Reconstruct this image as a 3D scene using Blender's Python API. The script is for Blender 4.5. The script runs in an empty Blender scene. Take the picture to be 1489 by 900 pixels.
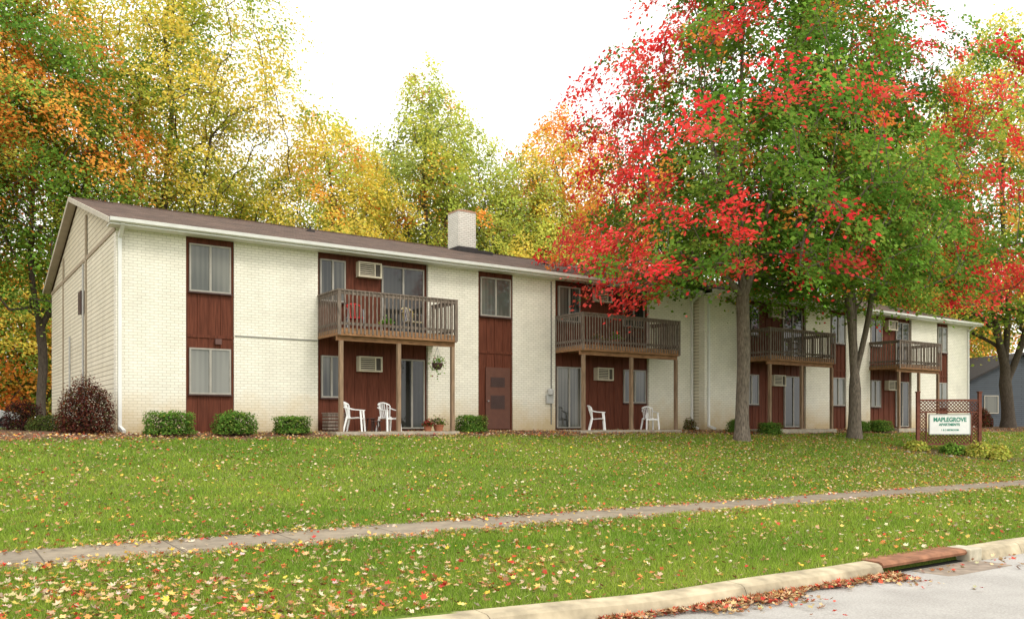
import bpy, math, random
import numpy as np
from mathutils import Vector, Matrix
random.seed(7)
scene=bpy.context.scene
scene.view_settings.view_transform='Standard'
scene.view_settings.look='None'
scene.view_settings.exposure=0
COL=scene.collection

# ------------------------------------------------------------ camera
cam=bpy.data.cameras.new('camera'); camo=bpy.data.objects.new('camera',cam); COL.objects.link(camo)
cam.sensor_width=36; cam.lens=29.98; cam.shift_y=0.1108; cam.clip_end=2000; cam.clip_start=.1
CX,CY,CZ=-4.10,-24.36,0.25
camo.location=(CX,CY,CZ); camo.rotation_euler=(math.radians(90),0,-math.atan2(.566,.8244))
scene.camera=camo

# ------------------------------------------------------------ light
SE,SA=math.radians(46),math.radians(-76)
sl=bpy.data.lights.new('sun','SUN'); sl.energy=1.5; sl.angle=math.radians(14); sl.color=(1,.95,.86)
so=bpy.data.objects.new('sun',sl); COL.objects.link(so)
sd=Vector((math.cos(SE)*math.cos(SA),math.cos(SE)*math.sin(SA),math.sin(SE)))
so.rotation_euler=sd.to_track_quat('Z','Y').to_euler()
w=bpy.data.worlds.new('World'); scene.world=w; w.use_nodes=True
nt=w.node_tree; nt.nodes.clear()
sky=nt.nodes.new('ShaderNodeTexSky'); sky.sky_type='NISHITA'; sky.sun_disc=False
sky.sun_elevation=SE; sky.sun_rotation=math.atan2(sd.x,sd.y); sky.dust_density=4
hs=nt.nodes.new('ShaderNodeHueSaturation'); hs.inputs['Saturation'].default_value=.12
mx=nt.nodes.new('ShaderNodeMix'); mx.data_type='RGBA'; mx.inputs[0].default_value=.9
bg=nt.nodes.new('ShaderNodeBackground'); bg.inputs[1].default_value=.15
ou=nt.nodes.new('ShaderNodeOutputWorld')
nt.links.new(sky.outputs[0],hs.inputs['Color']); nt.links.new(hs.outputs[0],mx.inputs[6])
mx.inputs[7].default_value=(14.2,14.0,13.4,1)
nt.links.new(mx.outputs[2],bg.inputs[0]); nt.links.new(bg.outputs[0],ou.inputs[0])

# ------------------------------------------------------------ materials
def newmat(name):
    m=bpy.data.materials.new(name); m.use_nodes=True
    return m,m.node_tree,m.node_tree.nodes['Principled BSDF']
def mat(name,c,rough=.8,var=.2,scale=6,spec=.3,metal=0,bump=0,c2=None,stretch=None):
    m,t,p=newmat(name)
    p.inputs['Roughness'].default_value=rough; p.inputs['Metallic'].default_value=metal
    p.inputs['Specular IOR Level'].default_value=spec
    tc=t.nodes.new('ShaderNodeTexCoord'); mp=t.nodes.new('ShaderNodeMapping')
    if stretch: mp.inputs['Scale'].default_value=stretch
    t.links.new(tc.outputs['Object'],mp.inputs[0])
    n=t.nodes.new('ShaderNodeTexNoise'); n.inputs['Scale'].default_value=scale; n.inputs['Detail'].default_value=6
    t.links.new(mp.outputs[0],n.inputs['Vector'])
    r=t.nodes.new('ShaderNodeValToRGB'); r.color_ramp.elements[0].position=.3; r.color_ramp.elements[1].position=.7
    a=tuple(x*(1-var) for x in c); b=c2 if c2 else tuple(min(1,x*(1+var)) for x in c)
    r.color_ramp.elements[0].color=(*a,1); r.color_ramp.elements[1].color=(*b,1)
    t.links.new(n.outputs[0],r.inputs[0]); t.links.new(r.outputs[0],p.inputs['Base Color'])
    if bump:
        bp=t.nodes.new('ShaderNodeBump'); bp.inputs['Strength'].default_value=bump; bp.inputs['Distance'].default_value=.02
        t.links.new(n.outputs[0],bp.inputs['Height']); t.links.new(bp.outputs[0],p.inputs['Normal'])
    return m
def mathn(t,op,a,b=None):
    n=t.nodes.new('ShaderNodeMath'); n.operation=op
    for i,x in enumerate((a,b)):
        if x is None: continue
        if isinstance(x,(int,float)): n.inputs[i].default_value=x
        else: t.links.new(x,n.inputs[i])
    return n.outputs[0]
def brickmat(name,c1,c2,cm,bw,rh,ms,stain=None,vert=True,offset=.5,rough=.75,bumps=.5,lo=.86,hi=1.05):
    m,t,p=newmat(name); p.inputs['Roughness'].default_value=rough; p.inputs['Specular IOR Level'].default_value=.25
    tc=t.nodes.new('ShaderNodeTexCoord'); s=t.nodes.new('ShaderNodeSeparateXYZ'); t.links.new(tc.outputs['Object'],s.inputs[0])
    c=t.nodes.new('ShaderNodeCombineXYZ')
    if vert:
        t.links.new(mathn(t,'ADD',s.outputs[0],s.outputs[1]),c.inputs[0]); t.links.new(s.outputs[2],c.inputs[1])
    else:
        t.links.new(s.outputs[0],c.inputs[0]); t.links.new(s.outputs[1],c.inputs[1])
    b=t.nodes.new('ShaderNodeTexBrick'); b.offset=offset
    b.inputs['Color1'].default_value=(*c1,1); b.inputs['Color2'].default_value=(*c2,1); b.inputs['Mortar'].default_value=(*cm,1)
    b.inputs['Scale'].default_value=1; b.inputs['Mortar Size'].default_value=ms; b.inputs['Mortar Smooth'].default_value=.2
    b.inputs['Brick Width'].default_value=bw; b.inputs['Row Height'].default_value=rh
    t.links.new(c.outputs[0],b.inputs['Vector'])
    n=t.nodes.new('ShaderNodeTexNoise'); n.inputs['Scale'].default_value=1.3; n.inputs['Detail'].default_value=8; n.inputs['Roughness'].default_value=.7
    t.links.new(tc.outputs['Object'],n.inputs['Vector'])
    mr=t.nodes.new('ShaderNodeMapRange'); mr.inputs[1].default_value=.3; mr.inputs[2].default_value=.7; mr.inputs[3].default_value=lo; mr.inputs[4].default_value=hi
    t.links.new(n.outputs[0],mr.inputs[0])
    mul=t.nodes.new('ShaderNodeMix'); mul.data_type='RGBA'; mul.blend_type='MULTIPLY'; mul.inputs[0].default_value=1
    t.links.new(b.outputs[0],mul.inputs[6]); t.links.new(mr.outputs[0],mul.inputs[7])
    last=mul.outputs[2]
    if stain:
        z=mathn(t,'ADD',s.outputs[2],mathn(t,'MULTIPLY',n.outputs[0],-2.2))
        f=t.nodes.new('ShaderNodeMapRange'); f.inputs[1].default_value=.1; f.inputs[2].default_value=-1.1; f.inputs[3].default_value=0; f.inputs[4].default_value=.8
        t.links.new(z,f.inputs[0])
        m2=t.nodes.new('ShaderNodeMix'); m2.data_type='RGBA'; t.links.new(f.outputs[0],m2.inputs[0]); t.links.new(last,m2.inputs[6]); m2.inputs[7].default_value=(*stain,1)
        last=m2.outputs[2]
    t.links.new(last,p.inputs['Base Color'])
    bp=t.nodes.new('ShaderNodeBump'); bp.inputs['Strength'].default_value=bumps; bp.inputs['Distance'].default_value=.01; bp.invert=True
    t.links.new(b.outputs['Fac'],bp.inputs['Height']); t.links.new(bp.outputs[0],p.inputs['Normal'])
    return m
M={}
M['brick']=brickmat('painted_brick',(.83,.80,.695),(.77,.74,.635),(.56,.525,.43),.21,.076,.008,stain=(.46,.34,.16),bumps=.4)
M['sidebrick']=brickmat('side_siding',(.74,.69,.55),(.70,.65,.51),(.36,.32,.24),4.0,.13,.014,stain=(.36,.29,.17))
M['siding']=brickmat('gable_siding',(.66,.60,.46),(.63,.57,.43),(.32,.28,.2),4.5,.16,.016)
M['roof']=brickmat('roof_shingles',(.16,.105,.08),(.085,.058,.047),(.045,.033,.028),.3,.14,.012,vert=False,rough=.95,lo=.65,hi=1.25)
M['greysiding']=brickmat('grey_siding',(.10,.115,.135),(.09,.105,.125),(.05,.055,.065),4.0,.15,.014)
M['chim']=brickmat('chimney_brick',(.82,.80,.73),(.72,.70,.63),(.45,.43,.37),.21,.076,.010)
M['redbrick']=mat('tan_brick_cap',(.45,.27,.19),scale=20)
M['panel']=mat('brown_panel',(.112,.035,.02),.65,.3,scale=3,stretch=(8,8,.6),spec=.1)
M['white']=mat('white_trim',(.72,.72,.69),.5,.06,scale=3)
M['rake']=mat('rake_trim',(.50,.46,.38),.6,.1,scale=3)
M['alu']=mat('window_frame',(.31,.29,.25),.45,.1)
M['darkframe']=mat('dark_frame',(.06,.03,.025),.5,.1)
M['deck']=mat('weathered_wood',(.165,.13,.104),.9,.45,scale=5,stretch=(6,6,1))
M['beam']=mat('deck_beam',(.25,.13,.062),.85,.35,scale=4,stretch=(1,4,4))
M['post']=mat('deck_post',(.24,.16,.10),.85,.3,scale=4,stretch=(5,5,.7))
M['ac']=mat('ac_cream',(.55,.49,.37),.5,.06)
M['black']=mat('dark_void',(.012,.011,.01),.8,.1)
M['acdark']=mat('ac_dark',(.07,.06,.05),.8,.1)
M['plastic']=mat('white_plastic',(.8,.8,.79),.35,.04,spec=.5)
M['conc']=mat('concrete',(.36,.32,.25),.9,.22,scale=5,bump=.3)
M['rust']=mat('rusty_steel',(.25,.115,.062),.85,.35,scale=7,bump=.3)
M['signbrown']=mat('sign_brown',(.16,.055,.035),.8,.25,scale=6)
M['signwhite']=mat('sign_white',(.8,.8,.78),.5,.05)
M['green']=mat('sign_green',(.03,.25,.17),.5,.05)
M['bark']=mat('bark',(.17,.14,.11),.95,.5,scale=9,bump=.9,stretch=(3,3,.6))
M['barkd']=mat('bark_dark',(.10,.078,.062),.95,.4,scale=9,stretch=(3,3,.6))
M['terra']=mat('terracotta',(.35,.13,.07),.8,.15)
M['red']=mat('red_fabric',(.5,.03,.03),.6,.1)
M['metal']=mat('grey_metal',(.3,.3,.3),.4,.1,metal=.6)
M['rock']=mat('rock',(.28,.25,.21),.9,.3,scale=8,bump=.5)
M['carpaint']=mat('car_paint',(.7,.71,.72),.25,.03,spec=.6)
M['tyre']=mat('tyre_rubber',(.02,.02,.02),.8,.1)
M['darkroof']=mat('dark_roof',(.05,.045,.045),.9,.2,scale=8)
M['steelgrey']=mat('meter_grey',(.42,.42,.40),.5,.1)
def glassmat(name,cl,cd,thr=.5,wamt=.09,nz=1.1):
    m,t,p=newmat(name); p.inputs['Roughness'].default_value=.05; p.inputs['Specular IOR Level'].default_value=.5
    tc=t.nodes.new('ShaderNodeTexCoord'); wv=t.nodes.new('ShaderNodeTexWave'); wv.inputs['Scale'].default_value=2.2; wv.inputs['Distortion'].default_value=4; wv.inputs['Detail'].default_value=2
    mp=t.nodes.new('ShaderNodeMapping'); mp.inputs['Scale'].default_value=(1,0.2,.05)
    t.links.new(tc.outputs['Object'],mp.inputs[0]); t.links.new(mp.outputs[0],wv.inputs['Vector'])
    n=t.nodes.new('ShaderNodeTexNoise'); n.inputs['Scale'].default_value=nz; n.inputs['Detail'].default_value=1
    mp2=t.nodes.new('ShaderNodeMapping'); mp2.inputs['Scale'].default_value=(1,.2,.35); t.links.new(tc.outputs['Object'],mp2.inputs[0]); t.links.new(mp2.outputs[0],n.inputs['Vector'])
    f=mathn(t,'ADD',mathn(t,'MULTIPLY',wv.outputs['Fac'],wamt),mathn(t,'MULTIPLY',n.outputs[0],.9))
    r=t.nodes.new('ShaderNodeValToRGB'); r.color_ramp.elements[0].position=thr-.14; r.color_ramp.elements[1].position=thr+.14
    r.color_ramp.elements[0].color=(*cd,1); r.color_ramp.elements[1].color=(*cl,1)
    t.links.new(f,r.inputs[0]); t.links.new(r.outputs[0],p.inputs['Base Color']); return m
M['curtain']=glassmat('curtained_glass',(.15,.145,.12),(.02,.022,.02))
M['pale']=glassmat('pale_curtain_glass',(.20,.20,.175),(.11,.115,.10))
M['dark']=glassmat('dark_glass',(.035,.035,.03),(.006,.007,.007))
M['greyglass']=glassmat('grey_glass',(.155,.155,.13),(.065,.07,.06))
def leafmat(name,trans=.45,rough=.6):
    m=bpy.data.materials.new(name); m.use_nodes=True; t=m.node_tree; t.nodes.clear()
    a=t.nodes.new('ShaderNodeAttribute'); a.attribute_name='Col'
    d=t.nodes.new('ShaderNodeBsdfDiffuse')
    tr=t.nodes.new('ShaderNodeBsdfTranslucent'); mxs=t.nodes.new('ShaderNodeMixShader'); mxs.inputs[0].default_value=trans
    o=t.nodes.new('ShaderNodeOutputMaterial')
    t.links.new(a.outputs['Color'],d.inputs['Color']); t.links.new(a.outputs['Color'],tr.inputs['Color'])
    t.links.new(d.outputs[0],mxs.inputs[1]); t.links.new(tr.outputs[0],mxs.inputs[2]); t.links.new(mxs.outputs[0],o.inputs[0])
    return m
M['leaf']=leafmat('foliage',.42)
M['blade']=leafmat('grass_blades',.35)
M['litter']=leafmat('fallen_leaf',.1,.7)

# ------------------------------------------------------------ builders
class MB:
    def __init__(s): s.v=[]; s.f=[]
    def box(s,x0,x1,y0,y1,z0,z1):
        b=len(s.v)
        s.v+=[(x0,y0,z0),(x1,y0,z0),(x1,y1,z0),(x0,y1,z0),(x0,y0,z1),(x1,y0,z1),(x1,y1,z1),(x0,y1,z1)]
        s.f+=[tuple(b+i for i in q) for q in ((0,3,2,1),(4,5,6,7),(0,1,5,4),(1,2,6,5),(2,3,7,6),(3,0,4,7))]
        return s
    def beam(s,p,q,w0,w1=None,n=4,flat=1.0):
        if w1 is None: w1=w0
        p=Vector(p);q=Vector(q);d=(q-p).normalized()
        ref=Vector((0,0,1)) if abs(d.z)<.9 else Vector((1,0,0))
        a=d.cross(ref).normalized(); c=a.cross(d)
        b=len(s.v); o=math.pi/4 if n==4 else 0; k=math.sqrt(.5) if n==4 else .5
        for P,W in ((p,w0),(q,w1)):
            for i in range(n):
                t=o+2*math.pi*i/n
                s.v.append(tuple(P+(a*math.cos(t)+c*math.sin(t)*flat)*W*k))
        for i in range(n): s.f.append((b+i,b+(i+1)%n,b+n+(i+1)%n,b+n+i))
        s.f.append(tuple(b+i for i in range(n))[::-1]); s.f.append(tuple(b+n+i for i in range(n)))
        return s
    def poly(s,pts):
        b=len(s.v); s.v+=[tuple(p) for p in pts]; s.f.append(tuple(range(b,b+len(pts)))); return s
    def prism(s,pts,vec):
        b=len(s.v); n=len(pts); vec=Vector(vec)
        s.v+=[tuple(p) for p in pts]+[tuple(Vector(p)+vec) for p in pts]
        s.f.append(tuple(range(b,b+n))); s.f.append(tuple(range(b+n,b+2*n))[::-1])
        for i in range(n): s.f.append((b+i,b+n+i,b+n+(i+1)%n,b+(i+1)%n))
        return s
    def lathe(s,prof,n=16,c=(0,0,0)):
        b=len(s.v)
        for r,z in prof:
            for i in range(n):
                t=2*math.pi*i/n; s.v.append((c[0]+r*math.cos(t),c[1]+r*math.sin(t),c[2]+z))
        for j in range(len(prof)-1):
            for i in range(n): s.f.append((b+j*n+i,b+j*n+(i+1)%n,b+(j+1)*n+(i+1)%n,b+(j+1)*n+i))
        s.f.append(tuple(b+i for i in range(n))[::-1]); s.f.append(tuple(b+(len(prof)-1)*n+i for i in range(n)))
        return s
    def grid(s,rows):
        b=len(s.v); n=len(rows[0])
        for r in rows: s.v+=[tuple(p) for p in r]
        for j in range(len(rows)-1):
            for i in range(n-1): s.f.append((b+j*n+i,b+j*n+i+1,b+(j+1)*n+i+1,b+(j+1)*n+i))
        return s
    def obj(s,name,m,parent=None,loc=None,smooth=False,bevel=0):
        me=bpy.data.meshes.new(name); me.from_pydata(s.v,[],s.f); me.update()
        me.materials.append(m)
        if smooth: me.polygons.foreach_set('use_smooth',[True]*len(me.polygons))
        o=bpy.data.objects.new(name,me); COL.objects.link(o)
        if parent: o.parent=parent
        if loc: o.location=loc
        if bevel:
            bv=o.modifiers.new('bevel','BEVEL'); bv.width=bevel; bv.segments=2
        return o
def root(name,label,cat,loc=(0,0,0),rot=0,group=None):
    o=bpy.data.objects.new(name,None); COL.objects.link(o); o.location=loc; o.rotation_euler=(0,0,rot); o.empty_display_size=.2
    tag(o,label,cat,group); return o
def tag(o,label,cat,group=None):
    o['label']=label; o['category']=cat
    if group: o['group']=group
def dup(o,loc,rot=None,scale=None,label=None):
    c=o.copy(); COL.objects.link(c); c.location=loc
    if rot is not None: c.rotation_euler=(0,0,rot)
    if scale: c.scale=scale
    if label: c['label']=label
    for ch in o.children:
        d=ch.copy(); COL.objects.link(d); d.parent=c
        for g in ch.children:
            e=g.copy(); COL.objects.link(e); e.parent=d
    return c
def npmesh(name,V,nper,m,col=None,parent=None,smooth=False,F=None):
    V=np.asarray(V,dtype=np.float32).reshape(-1,3); me=bpy.data.meshes.new(name)
    if F is None:
        nf=len(V)//nper; idx=np.arange(len(V),dtype=np.int32)
    else:
        F=np.asarray(F,dtype=np.int32); nf=len(F); nper=F.shape[1]; idx=F.reshape(-1)
    me.vertices.add(len(V)); me.vertices.foreach_set('co',V.reshape(-1))
    me.loops.add(len(idx)); me.loops.foreach_set('vertex_index',idx)
    me.polygons.add(nf); me.polygons.foreach_set('loop_start',np.arange(0,nf*nper,nper,dtype=np.int32))
    me.polygons.foreach_set('loop_total',np.full(nf,nper,dtype=np.int32))
    if smooth: me.polygons.foreach_set('use_smooth',np.ones(nf,dtype=bool))
    me.update(calc_edges=True)
    if col is not None:
        a=me.attributes.new('Col','FLOAT_COLOR','POINT')
        c=np.ones((len(V),4),dtype=np.float32); c[:,:3]=np.repeat(np.clip(col,0,.95),len(V)//len(col),axis=0)
        a.data.foreach_set('color',c.reshape(-1))
    me.materials.append(m)
    o=bpy.data.objects.new(name,me); COL.objects.link(o)
    if parent: o.parent=parent
    return o
def leafquads(P,size,rng,up=.5,asp=.75,N0=None,nn=.45):
    n=len(P)
    if N0 is None:
        N=rng.normal(size=(n,3)); N[:,2]=np.abs(N[:,2])+up
    else: N=N0+rng.normal(size=(n,3))*nn
    N/=np.linalg.norm(N,axis=1)[:,None]
    R=rng.normal(size=(n,3)); A=np.cross(N,R); A/=np.linalg.norm(A,axis=1)[:,None]+1e-9; B=np.cross(N,A)
    s=(size*rng.uniform(.65,1.3,n))[:,None]
    V=np.empty((n,4,3)); V[:,0]=P-A*s*.5; V[:,1]=P+B*s*.5*asp+N*s*.12+A*s*.08; V[:,2]=P+A*s*.5; V[:,3]=P-B*s*.5*asp+N*s*.12+A*s*.08
    return V

# ------------------------------------------------------------ terrain
SW0,SW1=-13.75,-12.25
def ky(X):
    X=np.asarray(X,dtype=float); return -18.1+np.minimum(.12*np.maximum(0,2-X)**1.3,1.6)
def xs_(X,Y): return -.0035*np.clip(np.asarray(X)+13,-30,80)*np.interp(Y,[-12.2,-5],[1,0])
def gz(X,Y):
    X=np.asarray(X,dtype=float);Y=np.asarray(Y,dtype=float)
    p=np.interp(Y,[-18,-13.8,-12.2,-9,-5,-1.2,.3],[-1.40,-1.30,-1.285,-1.0,-.5,-.06,0.0])
    b=.02*np.sin(X*.9+Y*.6)*np.sin(Y*1.1+X*.25)*np.interp(Y,[-12,-11,-2,-1],[0,1,1,0])
    return p+xs_(X,Y)+b
gx=np.concatenate([[-500,-250,-120,-70,-45],np.arange(-30,62,.5),[75,100,150,300,500]])
rows=[]
def rowf(f,z=None):
    r=[]
    for x in gx:
        y=float(f(x)); r.append((x,y,float(gz(x,y)) if z is None else z+float(xs_(x,y))))
    rows.append(r)
rowf(lambda x:-500,-1.4); rowf(lambda x:-60,-1.4); rowf(lambda x:float(ky(x))-9.1,-1.4); rowf(lambda x:float(ky(x))-9.0,-1.66); rowf(lambda x:float(ky(x))-.16,-1.66); rowf(lambda x:float(ky(x))-.05)
rowf(lambda x:float(ky(x))*.6+-16.0*.4)
for y in np.arange(-16.0,1.01,.4): rowf(lambda x:y)
for y in (3,8,14,20,30,45,70,120,250,500): rowf(lambda x:y)
def groundmat():
    m,t,p=newmat('lawn_ground'); p.inputs['Roughness'].default_value=.95; p.inputs['Specular IOR Level'].default_value=.1
    tc=t.nodes.new('ShaderNodeTexCoord'); s=t.nodes.new('ShaderNodeSeparateXYZ'); t.links.new(tc.outputs['Object'],s.inputs[0])
    def noise(sc,de=6,ro=.6):
        n=t.nodes.new('ShaderNodeTexNoise'); n.inputs['Scale'].default_value=sc; n.inputs['Detail'].default_value=de; n.inputs['Roughness'].default_value=ro
        t.links.new(tc.outputs['Object'],n.inputs['Vector']); return n.outputs[0]
    def mix(f,a,b):
        x=t.nodes.new('ShaderNodeMix'); x.data_type='RGBA'
        for i,v in ((0,f),(6,a),(7,b)):
            if isinstance(v,tuple): x.inputs[i].default_value=(*v,1)
            elif isinstance(v,float): x.inputs[i].default_value=v
            else: t.links.new(v,x.inputs[i])
        return x.outputs[2]
    def rng_(v,a,b):
        r=t.nodes.new('ShaderNodeMapRange'); r.inputs[1].default_value=a; r.inputs[2].default_value=b; t.links.new(v,r.inputs[0]); return r.outputs[0]
    g=mix(rng_(noise(.5),.35,.65),(.10,.17,.024),(.18,.22,.04))
    g=mix(rng_(noise(30,3),.3,.6),(.065,.085,.018),g)
    soil=mix(rng_(noise(9),.35,.65),(.06,.033,.02),(.20,.12,.07))
    e=mathn(t,'ADD',s.outputs[1],mathn(t,'MULTIPLY',noise(.9,3),1.5))
    g=mix(rng_(e,-1.7,-1.5),g,soil)
    far=rng_(s.outputs[1],15,16)
    g=mix(far,g,(.13,.17,.04))
    t.links.new(g,p.inputs['Base Color']); return m
mb=MB(); mb.grid(rows); gr=mb.obj('ground',groundmat(),smooth=True); gr['kind']='structure'

xs=np.arange(-45,95,.5)
def sidewalkmat():
    m,t,p=newmat('sidewalk_concrete'); p.inputs['Roughness'].default_value=.9
    tc=t.nodes.new('ShaderNodeTexCoord'); b=t.nodes.new('ShaderNodeTexBrick'); b.offset=0
    b.inputs['Color1'].default_value=(.27,.22,.155,1); b.inputs['Color2'].default_value=(.22,.18,.13,1); b.inputs['Mortar'].default_value=(.11,.085,.055,1)
    b.inputs['Scale'].default_value=1; b.inputs['Brick Width'].default_value=1.5; b.inputs['Row Height'].default_value=40; b.inputs['Mortar Size'].default_value=.012
    t.links.new(tc.outputs['Object'],b.inputs['Vector'])
    n=t.nodes.new('ShaderNodeTexNoise'); n.inputs['Scale'].default_value=3; n.inputs['Detail'].default_value=10; n.inputs['Roughness'].default_value=.75; t.links.new(tc.outputs['Object'],n.inputs['Vector'])
    r=t.nodes.new('ShaderNodeMapRange'); r.inputs[1].default_value=.3; r.inputs[2].default_value=.7; r.inputs[3].default_value=.6; r.inputs[4].default_value=1.25; t.links.new(n.outputs[0],r.inputs[0])
    x=t.nodes.new('ShaderNodeMix'); x.data_type='RGBA'; x.blend_type='MULTIPLY'; x.inputs[0].default_value=1; t.links.new(b.outputs[0],x.inputs[6]); t.links.new(r.outputs[0],x.inputs[7])
    t.links.new(x.outputs[2],p.inputs['Base Color']); return m
mb=MB(); mb.grid([[(x,y,float(gz(x,min(max(y,-13.8),-12.2)))+dz) for x in xs] for y,dz in ((SW0,-.1),(SW0,.014),(SW1,.014),(SW1,-.1))])
o=mb.obj('sidewalk',sidewalkmat()); o['kind']='structure'
def roadmat():
    m,t,p=newmat('road_surface'); p.inputs['Roughness'].default_value=.9
    tc=t.nodes.new('ShaderNodeTexCoord')
    n=t.nodes.new('ShaderNodeTexNoise'); n.inputs['Scale'].default_value=45; n.inputs['Detail'].default_value=6; n.inputs['Roughness'].default_value=.7; t.links.new(tc.outputs['Object'],n.inputs['Vector'])
    n2=t.nodes.new('ShaderNodeTexNoise'); n2.inputs['Scale'].default_value=1.2; n2.inputs['Detail'].default_value=6; t.links.new(tc.outputs['Object'],n2.inputs['Vector'])
    r=t.nodes.new('ShaderNodeValToRGB'); r.color_ramp.elements[0].position=.35; r.color_ramp.elements[1].position=.65
    r.color_ramp.elements[0].color=(.24,.225,.205,1); r.color_ramp.elements[1].color=(.45,.43,.40,1)
    t.links.new(mathn(t,'ADD',mathn(t,'MULTIPLY',n.outputs[0],.65),mathn(t,'MULTIPLY',n2.outputs[0],.35)),r.inputs[0])
    t.links.new(r.outputs[0],p.inputs['Base Color'])
    bp=t.nodes.new('ShaderNodeBump'); bp.inputs['Strength'].default_value=.6; bp.inputs['Distance'].default_value=.01; t.links.new(n.outputs[0],bp.inputs['Height']); t.links.new(bp.outputs[0],p.inputs['Normal'])
    return m
mb=MB(); mb.grid([[(x,float(ky(x))+dy,-1.55+dz+float(xs_(x,-15))) for x in xs] for dy,dz in ((-9,0),(-5,.04),(-1,.01),(-.2,0))])
o=mb.obj('road',roadmat(),smooth=True); o['kind']='structure'
kerbm=mat('kerb_concrete',(.41,.345,.235),.9,.38,scale=4,bump=.6)
def kerb(xa,xb):
    xx=np.linspace(xa,xb,max(2,int((xb-xa)/.4)+1)); prof=[(.02,-.16),(.02,.0),(0,.008),(-.20,.0),(-.245,-.025),(-.27,-.08),(-.30,-.165)]
    mb=MB(); mb.grid([[(x,float(ky(x))+dy,-1.40+dz+float(xs_(x,-15))+.005*math.sin(x*2.3)) for x in xx] for dy,dz in prof])
    for x in (xa,xb): mb.poly([(x,float(ky(x))+dy,-1.40+dz+float(xs_(x,-15))) for dy,dz in prof])
    o=mb.obj('kerb',kerbm,smooth=False); o['kind']='structure'
e=-45.0
while e<5.4:
    f=min(e+3.0,5.5); kerb(e,f-.008); e=f
kerb(7.8,8.9); e=8.91
while e<90: kerb(e,e+2.99); e+=3.0
zr=-1.55+float(xs_(6.6,-15)); KY=float(ky(6.6))
sdn=root('storm_drain','rusty steel kerb inlet hood over a dark storm drain opening','storm drain',(6.65,KY,zr))
mb=MB(); pr=[(-.24,.098),(-.255,.132),(-.23,.162),(-.18,.172),(.10,.172),(.10,.105),(-.18,.105)]
mb.prism([(-1.13,y,z) for y,z in pr],(1.95,0,0)); mb.obj('hood',M['rust'],sdn)
mb=MB(); mb.box(-1.12,.82,-.02,.02,-.03,.104); mb.box(-.8,.80,-.20,-.03,.002,.012); mb.obj('opening',M['black'],sdn)
mb=MB(); mb.box(-.5,1.0,-.75,-.24,-.02,.008)
mb.obj('apron',mat('apron_concrete',(.25,.20,.155),.9,.3,scale=6),sdn)
mb=MB(); mb.box(.83,1.145,-.29,.05,-.03,.172); mb.obj('end_block',mat('pale_concrete',(.45,.41,.31),.85,.2,scale=8),sdn,bevel=.02)
mb=MB(); mb.box(-60,2,33,42,-.02,.03); o=mb.obj('parking_area',mat('asphalt_grey',(.16,.16,.16),.9,.15)); o['kind']='structure'

# ------------------------------------------------------------ building
B=root('apartment_building','long two storey cream brick apartment building with wooden balconies','building')
D=13.9; SL=.285; EZ=5.52
def window(x0,x1,z0,z1,y,m,split=True,kind='window'):
    mb=MB(); xm=(x0+x1)/2
    mb.box(x0+.03,xm+.002,y-.012,y+.02,z0+.03,z1-.03); mb.box(xm,x1-.03,y-.028,y+.019,z0+.03,z1-.03)
    wv=mb.obj(kind,m,B)
    f=MB(); t=.045; ya,yb=y-.05,y+.022
    f.box(x0,x1,ya,yb,z0,z0+t); f.box(x0,x1,ya,yb,z1-t,z1); f.box(x0,x0+t,ya+.002,yb,z0+t,z1-t); f.box(x1-t,x1,ya+.002,yb,z0+t,z1-t)
    f.box(xm-.03,xm+.03,ya+.004,yb,z0+t,z1-t)
    fo=f.obj('frame',M['alu'],wv)
    if kind=='window':
        s=MB(); s.box(x0-.03,x1+.03,y-.075,y+.0,z0-.04,z0-.002); s.obj('sill',M['darkframe'],wv)
    return wv
def ac(x0,z0,y,w_=.78,h=.47):
    mb=MB(); t=.045; x1=x0+w_; z1=z0+h; ya=y-.24
    mb.box(x0,x1,ya,y,z1-t,z1); mb.box(x0,x1,ya,y,z0,z0+t); mb.box(x0,x0+t,ya,y,z0+t,z1-t); mb.box(x1-t,x1,ya,y,z0+t,z1-t)
    for i in range(6): mb.box(x0+t,x1-.24,ya+.012,ya+.03,z0+.065+i*.062,z0+.088+i*.062)
    mb.box(x1-.24,x1-.21,ya+.01,ya+.04,z0+t,z1-t)
    a=mb.obj('air_conditioner',M['ac'],B)
    g=MB(); g.box(x0+t,x1-t,ya+.05,y,z0+t,z1-t); g.obj('grille',M['acdark'],a)
def strip(x0,x1,yo,lower='window',m1='greyglass',m2='pale'):
    mb=MB(); mb.box(x0,x1,yo+.06,yo+.3,-.3,5.42)
    n=4
    for i in range(n+1):
        x=x0+.03+(x1-x0-.06)*i/n; mb.box(x-.02,x+.02,yo+.04,yo+.061,0.02,5.4)
    mb.box(x0,x1,yo+.03,yo+.061,2.62,2.70)
    mb.obj('panel',M['panel'],B)
    window(x0+.09,x1-.09,3.88,5.2,yo+.03,M[m1])
    if lower=='window': window(x0+.09,x1-.09,1.05,2.33,yo+.03,M[m2])
    else:
        d=MB(); d.box(x0+.3,x1-.12,yo-.0,yo+.04,.05,2.15)
        dd=d.obj('door',mat('service_door',(.11,.042,.026),.5,.1),B)
        for za,zs,nn_ in ((.75,.05,9),(1.5,.045,7)):
            l=MB(); l.box(x0+.49,x1-.34,yo-.006,yo+.01,za-.02,za+nn_*zs)
            for i in range(nn_): l.box(x0+.5,x1-.35,yo-.018,yo-.0055,za+i*zs,za+i*zs+.024)
            l.obj('louvre',M['darkframe'],dd)
        h=MB(); h.beam((x0+.38,yo-.06,1.0),(x0+.38,yo-.0,1.0),.05,n=8); h.obj('handle',M['metal'],dd)
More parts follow.
